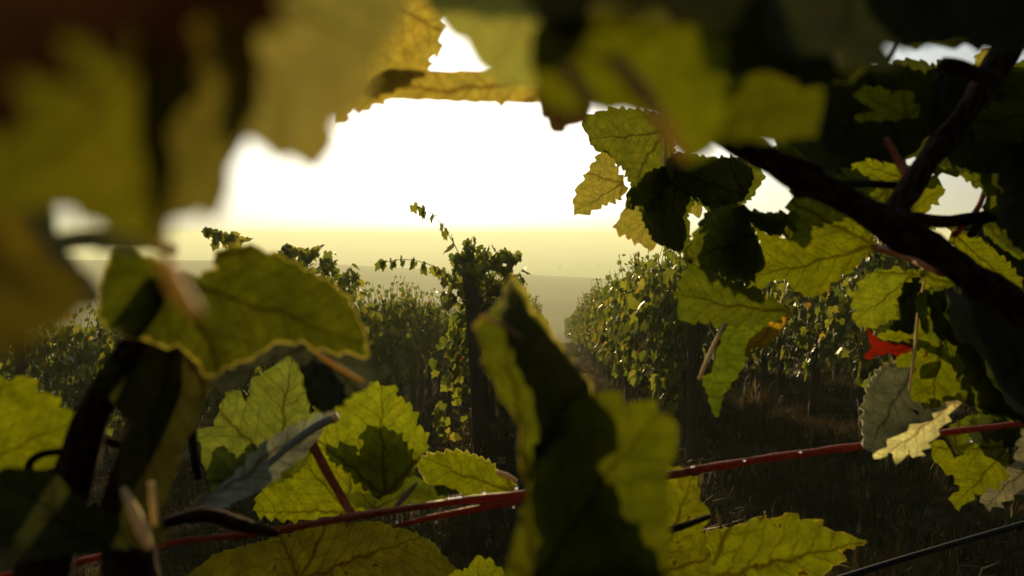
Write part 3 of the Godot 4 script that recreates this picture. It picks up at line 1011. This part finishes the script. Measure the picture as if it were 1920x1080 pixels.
	# the shaded thicket above the cane
	backed_leaf(k, [1480, 140, 1645, 124, 1680, 122, 1725, 132, 1744, 142, 1756, 130, 1785, 160, 1770, 240, 1700, 300, 1620, 300, 1540, 330, 1470, 290, 1440, 240], 0.42, Vector2(0.8, 0.5), Vector2(1640, 150), Vector2(1540, 320), {dark = 1, tint = G3, teeth = 0.0027})
	backed_leaf(k, [1750, 128, 1790, 125, 1860, 140, 2000, 100, 2000, 300, 1900, 330, 1840, 330, 1770, 318, 1720, 300], 0.43, Vector2(0.8, 0.4), Vector2(1900, 150), Vector2(1760, 310), {dark = 1, tint = G3, teeth = 0.0027})
	leaf(k, [1835, 100, 1870, 90, 1880, 120, 1860, 140, 1832, 128, 1828, 112], 0.44, Vector2(0.1, 0.1), Vector2(1875, 95), Vector2(1832, 125), {tint = TAN, teeth = 0.002025})
	backed_leaf(k, [1860, 310, 2000, 230, 2000, 500, 1900, 480, 1856, 430, 1862, 370], 0.41, Vector2(0.9, 0.2), Vector2(1960, 300), Vector2(1870, 430), {dark = 1, tint = G3, teeth = 0.0027})
	leaf(k, [1600, 226, 1640, 206, 1604, 186, 1615, 165, 1664, 168, 1670, 178, 1705, 169, 1715, 195, 1724, 216, 1690, 224], 0.34, Vector2(0.1, 0.1), Vector2(1700, 222), Vector2(1612, 170), {tint = Color(0.151, 0.152, 0.007), teeth = 0.00135})
	leaf(k, [1590, 300, 1640, 268, 1692, 278, 1696, 335, 1640, 348, 1585, 335], 0.5, Vector2(0.1, 0.1), Vector2(1690, 335), Vector2(1600, 300), {tint = G1, teeth = 0.0027})
	leaf(k, [1440, 290, 1500, 262, 1560, 290, 1620, 330, 1690, 352, 1690, 400, 1600, 395, 1500, 345], 0.46, Vector2(0.5, 0.2), Vector2(1660, 360), Vector2(1470, 290), {tint = G2, teeth = 0.0027})
	leaf(k, [1700, 396, 1708, 362, 1740, 333, 1770, 350, 1760, 376, 1746, 386, 1735, 402, 1715, 402], 0.47, Vector2(0.1, 0.1), Vector2(1705, 398), Vector2(1765, 352), {tint = G1, teeth = 0.0027})
	leaf(k, [1740, 322, 1800, 330, 1850, 362, 1868, 340, 1840, 310, 1780, 300], 0.46, Vector2(0.3, 0.3), Vector2(1850, 320), Vector2(1750, 325), {tint = G2, teeth = 0.0027})
	leaf(k, [1815, 228, 1850, 202, 1900, 190, 2000, 170, 2000, 255, 1885, 262, 1850, 268], 0.40, Vector2(0.2, 0.1), Vector2(1960, 210), Vector2(1820, 235), {tint = G2, teeth = 0.0027})
	leaf(k, [1780, 436, 1830, 446, 1875, 480, 1905, 515, 1908, 545, 1860, 530, 1800, 490], 0.48, Vector2(0.2, 0.2), Vector2(1790, 440), Vector2(1900, 540), {tint = G1, teeth = 0.0027})
	backed_leaf(k, [1760, 420, 1850, 415, 2000, 440, 2000, 620, 1920, 560, 1890, 500, 1830, 450], 0.52, Vector2(0.9, 0.2), Vector2(1960, 450), Vector2(1780, 430), {dark = 1, tint = G3, teeth = 0.0027})
	# right of the alley, below the cane
	leaf(k, [1600, 602, 1605, 580, 1598, 560, 1612, 540, 1625, 520, 1670, 504, 1722, 513, 1692, 530, 1690, 542, 1682, 562, 1666, 572, 1682, 590, 1650, 612, 1620, 614], 0.45, Vector2(0.0, 0.1), Vector2(1715, 515), Vector2(1605, 600), {tint = Color(0.209, 0.224, 0.012), teeth = 0.0027})
	backed_leaf(k, [1682, 560, 1690, 532, 1728, 512, 1740, 530, 1722, 600, 1702, 642, 1648, 628, 1640, 614, 1682, 592], 0.5, Vector2(1.0, 0.2), Vector2(1725, 520), Vector2(1650, 625), {dark = 1, tint = G3, teeth = 0.002025})
	leaf(k, [1620, 674, 1634, 650, 1624, 618, 1652, 640, 1690, 646, 1716, 650, 1690, 665, 1664, 662], 0.46, Vector2(0.1, 0.2), Vector2(1715, 650), Vector2(1622, 672), {tint = Color(0.210, 0.013, 0.007), teeth = 0.00135, label = "bright red withered leaf"})
	leaf(k, [1645, 634, 1690, 640, 1716, 642, 1702, 626, 1660, 622], 0.465, Vector2(0.1, 0.1), Vector2(1715, 640), Vector2(1648, 628), {tint = G1, teeth = 0.00135})
	leaf(k, [1680, 672, 1712, 655, 1716, 680, 1690, 690], 0.465, Vector2(0.1, 0.1), Vector2(1715, 660), Vector2(1685, 680), {tint = G1, teeth = 0.00135})
	leaf(k, [1735, 518, 1782, 524, 1828, 548, 1772, 556, 1738, 566, 1742, 592, 1745, 640, 1772, 650, 1800, 650, 1806, 680, 1837, 725, 1812, 756, 1762, 755, 1740, 767, 1704, 736, 1718, 690, 1716, 640, 1728, 580], 0.45, Vector2(0.1, 0.1), Vector2(1780, 530), Vector2(1745, 765), {tint = Color(0.157, 0.165, 0.007), teeth = 0.003375, mat = M.spotted})
	backed_leaf(k, [1736, 568, 1790, 546, 1850, 536, 2000, 590, 2000, 810, 1900, 800, 1840, 785, 1832, 722, 1800, 660, 1752, 640], 0.42, Vector2(1.2, 0.5), Vector2(1960, 620), Vector2(1800, 760), {dark = 2, tint = G3, teeth = 0.0027, label = "broad leaf in deep shade"})
	px_tube([[1734, 525, 0.445, 2], [1722, 590, 0.445, 3], [1716, 650, 0.445, 2.5], [1705, 735, 0.445, 2]], "bright_edge_line", M.straw, k)  # sunlit edge of the leaf, painted as a thin pale tube
	leaf(k, [1606, 852, 1600, 800, 1605, 760, 1620, 720, 1650, 692, 1700, 686, 1716, 700, 1740, 750, 1792, 752, 1760, 790, 1700, 815, 1662, 842, 1640, 862], 0.48, Vector2(0.7, 0.4), Vector2(1710, 695), Vector2(1620, 850), {tint = Color(0.187, 0.209, 0.143), margin = Color(0.6, 0.56, 0.4), teeth = 0.0027, mat = M.felt, curl = 0.06, label = "grey felted leaf turned underside out"})
	leaf(k, [1640, 864, 1662, 838, 1700, 808, 1750, 785, 1793, 752, 1780, 782, 1742, 832, 1718, 856, 1700, 842, 1690, 870, 1665, 850], 0.40, Vector2(0.0, 0.3), Vector2(1790, 755), Vector2(1650, 862), {tint = Color(0.92, 0.82, 0.5), teeth = 0.00243, mat = M.leaf, label = "silvery turned-up edge of the grey leaf, tinted as sunlit"})  # the pale tint carries the sunlight on the curled edge
	leaf(k, [1745, 842, 1760, 824, 1792, 860, 1826, 840, 1866, 829, 1888, 850, 1897, 890, 1880, 916, 1846, 926, 1826, 926, 1802, 951, 1785, 946, 1796, 910, 1785, 890, 1758, 872], 0.5, Vector2(0.1, 0.1), Vector2(1890, 840), Vector2(1790, 948), {tint = G1, teeth = 0.0027})
	backed_leaf(k, [1770, 820, 1830, 785, 2000, 780, 2000, 830, 1900, 840, 1830, 850, 1795, 866], 0.55, Vector2(1.2, 0.3), Vector2(1980, 800), Vector2(1790, 850), {dark = 1, tint = G3, teeth = 0.0027})
	leaf(k, [1845, 926, 1880, 916, 1903, 862, 1925, 800, 2000, 780, 2000, 900, 1900, 930, 1862, 957, 1843, 950], 0.46, Vector2(0.1, 0.4), Vector2(1990, 800), Vector2(1850, 952), {tint = Color(0.5, 0.46, 0.3), teeth = 0.0027, mat = M.felt, label = "pale silvery leaf underside at the edge"})
	# --- the red shoot that crosses the foreground, with the leaves it carries
	var r := near_vine("thin red shoot crossing the foreground, dew on it and yellow-green leaves", px(980, 925, 0.42))
	px_tube([[-60, 1092, 0.36, 5.5], [140, 1055, 0.365, 6], [152, 1052, 0.365, 7.5], [166, 1049, 0.365, 6], [320, 1018, 0.37, 6.2], [480, 1000, 0.38, 6.4], [640, 973, 0.39, 6.4], [654, 971, 0.39, 8.4], [668, 968, 0.39, 6.6], [850, 941, 0.41, 6.8], [985, 925, 0.42, 7], [1240, 893, 0.44, 8], [1290, 885, 0.445, 8.2], [1304, 882, 0.445, 10], [1320, 879, 0.445, 8], [1450, 858, 0.46, 7.5], [1600, 838, 0.475, 6.8], [1660, 828, 0.48, 6.2], [1672, 826, 0.48, 7.8], [1684, 824, 0.48, 6.2], [1800, 808, 0.5, 5.8], [1990, 784, 0.52, 5.4]], "shoot", M.red, r, 12, 0.35)
	px_tube([[735, 988, 0.405, 3], [800, 972, 0.408, 5.5], [900, 953, 0.412, 6.5], [1000, 936, 0.42, 5]], "shoot", M.red, r, 10, 0.15)
	px_tube([[660, 965, 0.41, 8], [640, 930, 0.42, 8], [610, 880, 0.43, 9], [585, 830, 0.44, 8]], "petiole", M.red, r)
	px_tube([[1235, 1000, 0.38, 6], [1275, 988, 0.38, 7], [1330, 968, 0.39, 5]], "tendril", M.cane, r)
	rng.seed = 21
	var drop := SphereMesh.new()
	drop.radius = 0.0012
	drop.height = 0.0024
	drop.radial_segments = 12
	drop.rings = 8
	for q in [[770, 944], [842, 932], [850, 931], [857, 930], [863, 929], [908, 922], [968, 913], [745, 978], [963, 949], [500, 988], [1300, 874], [1395, 862], [1500, 846], [1660, 822], [1735, 812], [1820, 826]]:
		var dd := put(drop, M.dew, "dewdrop", r)
		dd.position = px(q[0], q[1], nd(0.40 + (q[0] - 700.0) * 0.00007) - 0.006) - r.position
		dd.scale = Vector3.ONE * rf(0.7, 1.3)
	leaf(r, [905, 602, 935, 562, 941, 528, 962, 545, 987, 590, 1032, 640, 1077, 700, 1098, 750, 1062, 800, 1012, 860, 987, 910, 966, 906, 961, 800, 941, 760, 916, 720, 895, 690, 900, 665, 879, 630, 885, 606], 0.19, Vector2(0.5, 0.2), Vector2(980, 905), Vector2(940, 530), {tint = Color(0.116, 0.125, 0.009), margin = Color(0.55, 0.42, 0.1), margin_width = 0.0007, teeth = 0.00081, curl = 0.04})  # margin colour paints the bright sunlit edge
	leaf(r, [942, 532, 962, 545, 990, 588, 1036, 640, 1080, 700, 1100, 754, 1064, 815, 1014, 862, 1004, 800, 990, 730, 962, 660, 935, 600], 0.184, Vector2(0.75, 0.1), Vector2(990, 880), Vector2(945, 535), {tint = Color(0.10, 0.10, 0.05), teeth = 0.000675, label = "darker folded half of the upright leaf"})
	px_tube([[905, 592, 0.18, 4], [940, 610, 0.179, 5], [976, 631, 0.18, 4]], "petiole", M.tan, r)  # highlight along a vein, painted as a tan tube
	leaf(r, [1060, 767, 1100, 750, 1152, 738, 1165, 766, 1210, 754, 1227, 780, 1256, 800, 1262, 840, 1247, 900, 1232, 1110, 950, 1110, 985, 950, 990, 900, 1022, 850, 1062, 812], 0.165, Vector2(0.4, 0.2), Vector2(1000, 1090), Vector2(1230, 770), {tint = Color(0.099, 0.106, 0.007), teeth = 0.00081, label = "large blurred leaf, its lower part in shade"})
	backed_leaf(r, [1010, 900, 1030, 860, 1066, 830, 1110, 860, 1150, 930, 1200, 1010, 1230, 1150, 990, 1150], 0.17, Vector2(0.6, 0.3), Vector2(1080, 1090), Vector2(1070, 820), {dark = 1, tint = G3, teeth = 0.00135, toward = 0.012})  # added behind the blurred leaf to shade its lower part
	leaf(r, [1225, 890, 1300, 886, 1312, 940, 1332, 962, 1320, 1000, 1340, 1110, 1220, 1110], 0.44, Vector2(0.1, 0.1), Vector2(1235, 1080), Vector2(1300, 890), {tint = Color(0.145, 0.139, 0.007), teeth = 0.00135, mat = M.spotted})
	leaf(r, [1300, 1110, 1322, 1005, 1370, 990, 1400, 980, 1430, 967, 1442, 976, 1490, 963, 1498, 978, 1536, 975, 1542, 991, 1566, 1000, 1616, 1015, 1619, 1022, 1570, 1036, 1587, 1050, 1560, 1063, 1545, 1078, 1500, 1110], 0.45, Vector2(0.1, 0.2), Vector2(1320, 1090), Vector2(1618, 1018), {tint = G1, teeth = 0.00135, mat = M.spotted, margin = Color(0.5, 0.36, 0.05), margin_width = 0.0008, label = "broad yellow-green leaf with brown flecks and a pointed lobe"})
	leaf(r, [590, 772, 640, 736, 700, 717, 717, 735, 736, 722, 747, 745, 762, 755, 776, 770, 782, 800, 797, 810, 802, 830, 786, 860, 762, 900, 720, 932, 690, 922, 640, 872, 590, 852, 568, 810], 0.45, Vector2(0.0, 0.1), Vector2(720, 930), Vector2(715, 720), {tint = Color(0.197, 0.211, 0.009), teeth = 0.00297})
	leaf(r, [610, 842, 660, 830, 677, 850, 684, 800, 715, 794, 746, 810, 776, 850, 770, 890, 730, 930, 690, 920, 640, 882], 0.45, Vector2(0.1, 0.1), Vector2(720, 925), Vector2(700, 800), {tint = G2, teeth = 0.0027, toward = 0.03})  # added hidden leaf, set sunward to cast shade on the one before it
	leaf(r, [478, 962, 500, 900, 540, 850, 580, 815, 640, 850, 700, 920, 722, 950, 640, 964, 560, 975], 0.5, Vector2(0.1, 0.1), Vector2(650, 960), Vector2(550, 840), {tint = G1, teeth = 0.0027})
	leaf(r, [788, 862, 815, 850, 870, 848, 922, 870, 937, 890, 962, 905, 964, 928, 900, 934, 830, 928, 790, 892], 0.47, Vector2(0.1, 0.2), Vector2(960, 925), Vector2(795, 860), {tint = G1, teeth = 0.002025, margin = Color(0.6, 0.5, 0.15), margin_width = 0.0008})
	leaf(r, [360, 1110, 390, 1050, 440, 1030, 520, 1008, 600, 984, 700, 980, 772, 1000, 812, 1030, 835, 1110], 0.56, Vector2(0.3, 0.2), Vector2(560, 1090), Vector2(780, 1010), {tint = Color(0.066, 0.059, 0.005), teeth = 0.00135, mat = M.spotted, label = "dim leaf with brown spots along the lower edge"})
	leaf(r, [840, 1110, 850, 1073, 885, 1069, 890, 1044, 932, 1060, 950, 1110], 0.5, Vector2(0.0, 0.1), Vector2(900, 1105), Vector2(895, 1046), {tint = G1, teeth = 0.0027})
	leaf(r, [640, 935, 720, 920, 760, 890, 800, 905, 860, 930, 780, 950, 700, 962], 0.46, Vector2(0.2, 0.5), Vector2(700, 955), Vector2(800, 905), {tint = G2, teeth = 0.00135})
	px_tube([[782, 905, 0.45, 3], [760, 930, 0.45, 7], [742, 950, 0.45, 4]], "dry_curled_leaf", M.grey, r)
	px_tube([[930, 885, 0.46, 4], [950, 892, 0.46, 6], [970, 902, 0.46, 3]], "dry_curled_leaf", M.straw, r)
	# --- twisted dark shoots on the left
	var t := near_vine("dark twisted shoots on the left with a large green leaf and a grey rolled leaf", px(280, 700, 0.25))
	px_tube([[300, 530, 0.2, 20], [285, 590, 0.21, 23], [225, 685, 0.22, 26], [165, 800, 0.23, 32], [120, 960, 0.24, 40], [60, 1130, 0.25, 44]], "cane", M.cane, t, 12)
	px_tube([[330, 600, 0.24, 20], [320, 720, 0.24, 38], [275, 840, 0.24, 44], [240, 960, 0.24, 46], [250, 1130, 0.24, 56]], "cane", M.cane, t, 12)
	px_tube([[150, 846, 0.28, 7], [85, 850, 0.28, 7], [55, 870, 0.28, 8], [60, 905, 0.28, 8]], "tendril", M.cane, t)
	px_tube([[165, 815, 0.27, 10], [260, 840, 0.28, 8], [330, 815, 0.28, 6]], "tendril", M.cane, t)
	px_tube([[366, 760, 0.3, 5], [362, 830, 0.3, 8], [372, 900, 0.3, 6]], "tendril", M.cane, t)
	leaf(t, [188, 605, 184, 560, 200, 485, 232, 470, 300, 500, 332, 512, 375, 516, 404, 500, 400, 480, 420, 465, 455, 461, 500, 474, 540, 490, 600, 520, 642, 552, 666, 600, 682, 668, 640, 662, 600, 657, 560, 642, 510, 646, 480, 666, 440, 682, 420, 692, 384, 707, 370, 682, 330, 650, 260, 640, 210, 622], 0.21, Vector2(0.3, 0.1), Vector2(330, 520), Vector2(660, 640), {tint = Color(0.07, 0.074, 0.005), margin = Color(0.55, 0.42, 0.08), margin_width = 0.0006, teeth = 0.00108, cells = 26, label = "large olive leaf with a toothed lower margin tinted as sunlit"})  # sunlight on the lower edge is put into the margin colour
	leaf(t, [380, 727, 395, 698, 450, 674, 520, 640, 560, 620, 640, 655, 700, 690, 717, 706, 682, 722, 642, 746, 600, 772, 572, 704, 540, 668, 480, 692, 430, 732], 0.27, Vector2(1.2, 0.4), Vector2(600, 640), Vector2(390, 725), {tint = Color(0.06, 0.065, 0.05), teeth = 0.00162})
	backed_leaf(t, [560, 660, 620, 650, 660, 700, 655, 740, 610, 775, 580, 760, 565, 700], 0.3, Vector2(1.0, 0.3), Vector2(600, 655), Vector2(600, 770), {dark = 1, tint = G3, teeth = 0.00162})
	px_tube([[578, 650, 0.26, 3], [620, 680, 0.26, 5], [682, 716, 0.26, 4]], "petiole", M.tan, t)  # golden rim light drawn as a tan tube
	px_tube([[600, 642, 0.26, 2.5], [640, 655, 0.26, 4], [684, 672, 0.26, 3]], "petiole", M.tan, t)  # second line of rim light, a tan tube too
	leaf(t, [250, 645, 330, 622, 375, 660, 387, 722, 370, 790, 332, 860, 302, 960, 290, 1010, 225, 1020, 212, 900, 240, 800, 200, 742, 168, 705], 0.22, Vector2(1.2, 0.3), Vector2(320, 640), Vector2(250, 1000), {tint = Color(0.055, 0.05, 0.014), teeth = 0.00108})
	leaf(t, [-80, 905, 60, 880, 140, 930, 200, 962, 292, 1000, 296, 1022, 120, 1040, -80, 1068], 0.2, Vector2(1.2, 0.6), Vector2(300, 1090), Vector2(0, 900), {tint = Color(0.05, 0.055, 0.02), teeth = 0.00108})
	leaf(t, [-80, 700, 20, 713, 60, 710, 72, 740, 105, 744, 112, 765, 153, 780, 142, 830, 112, 862, 60, 902, 0, 908, -80, 925], 0.3, Vector2(0.1, 0.1), Vector2(-60, 880), Vector2(148, 785), {tint = G1, teeth = 0.00189})
	leaf(t, [372, 832, 363, 815, 400, 800, 410, 770, 420, 745, 440, 733, 462, 757, 470, 715, 490, 704, 546, 667, 562, 700, 580, 770, 562, 830, 520, 885, 460, 905, 400, 925, 382, 880], 0.42, Vector2(0.2, 0.2), Vector2(520, 890), Vector2(545, 670), {tint = Color(0.157, 0.178, 0.030), teeth = 0.00135, label = "grey-green leaf standing upright"})
	leaf(t, [392, 905, 404, 850, 424, 822, 454, 846, 478, 820, 500, 846, 540, 815, 572, 842, 562, 900, 500, 945, 420, 955], 0.42, Vector2(0.3, 0.3), Vector2(500, 930), Vector2(480, 822), {tint = G2, teeth = 0.00135, toward = 0.03})  # extra leaf hidden behind the upright one to throw a shadow on it
	leaf(t, [626, 774, 634, 790, 604, 806, 575, 850, 525, 890, 480, 925, 430, 952, 380, 972, 300, 992, 350, 955, 400, 922, 440, 888, 480, 846, 530, 812, 580, 788], 0.37, Vector2(0.4, 0.7), Vector2(300, 990), Vector2(630, 782), {tint = Color(0.42, 0.44, 0.34), teeth = 0.00162, mat = M.felt, cup = 2.6, arch = 0.1, ripple = 0.05, label = "grey-green rolled dry leaf"})
	px_tube([[629, 782, 0.383, 7], [600, 796, 0.382, 8], [560, 822, 0.378, 7], [500, 872, 0.372, 5]], "petiole", M.grey, t, 12, 0.3)
	px_tube([[625, 783, 0.38, 7.5], [633, 779, 0.38, 7]], "cut_end", M.straw, t, 10, 0.1)
	px_tube([[622, 786, 0.383, 9], [629, 783, 0.384, 9]], "cut_end", M.straw, t, 10, 0.1)
	px_tube([[280, 990, 0.3, 6], [380, 965, 0.31, 14], [450, 985, 0.32, 14], [520, 1000, 0.33, 6]], "dry_curled_leaf", M.cane, t, 10, 0.4)
	px_tube([[230, 915, 0.185, 4], [248, 955, 0.185, 10], [266, 995, 0.185, 12], [280, 1030, 0.185, 5]], "dry_stalk", M.straw, t, 10, 0.2)
	px_tube([[282, 905, 0.19, 5], [286, 940, 0.19, 6], [290, 985, 0.19, 4]], "dry_stalk", M.straw, t)
	px_tube([[140, 940, 0.24, 5], [155, 955, 0.24, 9], [178, 968, 0.24, 5]], "dry_curled_leaf", M.red, t)
	# --- the dark wire
	var w := thing("trellis_wire", "dark sagging trellis wire in the lower right corner", "wire", px(1700, 1045, 0.7))
	px_tube([[1400, 1140, 0.62, 5.5], [1700, 1046, 0.68, 5.5], [2050, 945, 0.75, 5.5]], "strand", M.cable, w, 10, 0.0)

# ------------------------------------------------------------------ sky
func sky_image() -> ImageTexture:
	var w := 512
	var h := 256
	var im := Image.create(w, h, false, Image.FORMAT_RGBAF)
	for y in h:
		var el := (0.5 - (y + 0.5) / h) * PI
		for x in w:
			var az := (x + 0.5) / w * TAU          # 0 looks along -z, a quarter along +x
			var dir := Vector3(sin(az) * cos(el), sin(el), -cos(az) * cos(el))
			var ang := rad_to_deg(dir.angle_to(sun_v))
			var up := clampf(sin(el), 0.0, 1.0)
			var base := Color(0.075, 0.075, 0.07).lerp(Color(0.03, 0.045, 0.07), pow(up, 0.5))
			var wide := exp(-pow(ang / 40.0, 2.6))
			var core := exp(-pow(ang / 13.0, 1.3))
			var low := exp(-up / 0.15)
			var aure := Color(0.80, 0.89, 0.97).lerp(Color(1.0, 0.93, 0.60), low).lerp(Color(1.0, 0.95, 0.72), 0.8 * core)
			var c := base + aure * (1.05 * wide) + Color(2.6, 2.3, 1.9) * core
			c = c.lerp(Color(0.92, 0.85, 0.60) * (0.25 + 0.75 * wide), 0.92 * exp(-up / 0.05))
			im.set_pixel(x, y, Color(c.r, c.g, c.b, 1.0))
	return ImageTexture.create_from_image(im)

func _ready() -> void:
	noise.seed = 3
	noise.frequency = 0.02
	rng.seed = 1
	# camera: a phone held at chest height, tipped down a little
	var pitch := atan(100.0 / F)
	var cam := Camera3D.new()
	cam.name = "camera"
	add_child(cam)
	cam.position = cam_pos
	cam.rotation.x = -pitch
	var ca := CameraAttributesPhysical.new()
	ca.frustum_focal_length = 44.9
	ca.exposure_aperture = 18.5
	ca.frustum_focus_distance = 1.9
	ca.frustum_near = 0.02
	ca.frustum_far = 60000.0
	cam.attributes = ca
	cam.fov = rad_to_deg(2.0 * atan(540.0 / F))
	cam.near = 0.02
	cam.far = 60000.0
	cam.current = true
	right_v = cam.basis.x
	up_v = cam.basis.y
	fwd_v = -cam.basis.z
	sun_v = (px(826, 272, 1.0) - cam_pos).normalized()
	row_dir = px(1040, 540, 1.0) - cam_pos
	row_dir.y = 0
	row_dir = row_dir.normalized()
	row_side = row_dir.cross(Vector3.UP).normalized()
	# sky, sun, air
	var env := Environment.new()
	env.background_mode = Environment.BG_SKY
	env.sky = Sky.new()
	var sm := PanoramaSkyMaterial.new()
	sm.panorama = sky_image()
	env.sky.sky_material = sm
	env.tonemap_mode = Environment.TONE_MAPPER_LINEAR
	env.tonemap_exposure = 1.2
	env.volumetric_fog_enabled = true
	env.volumetric_fog_density = 0.0016
	env.volumetric_fog_albedo = Color(0.945, 0.985, 0.88)
	env.volumetric_fog_anisotropy = 0.27
	env.sdfgi_enabled = true
	env.ssao_enabled = true
	env.ssil_enabled = true
	var we := WorldEnvironment.new()
	we.name = "world_environment"
	we.environment = env
	add_child(we)
	var sun := DirectionalLight3D.new()
	sun.name = "sun"
	sun.light_color = Color(1.0, 0.875, 0.61)
	sun.light_energy = 1.6
	sun.light_angular_distance = 0.5
	sun.shadow_enabled = true
	add_child(sun)
	sun.look_at_from_position(Vector3.ZERO, -sun_v, Vector3.UP)
	materials()
	build_land()
	build_rows()
	build_grass()
	build_plain()
	build_near()
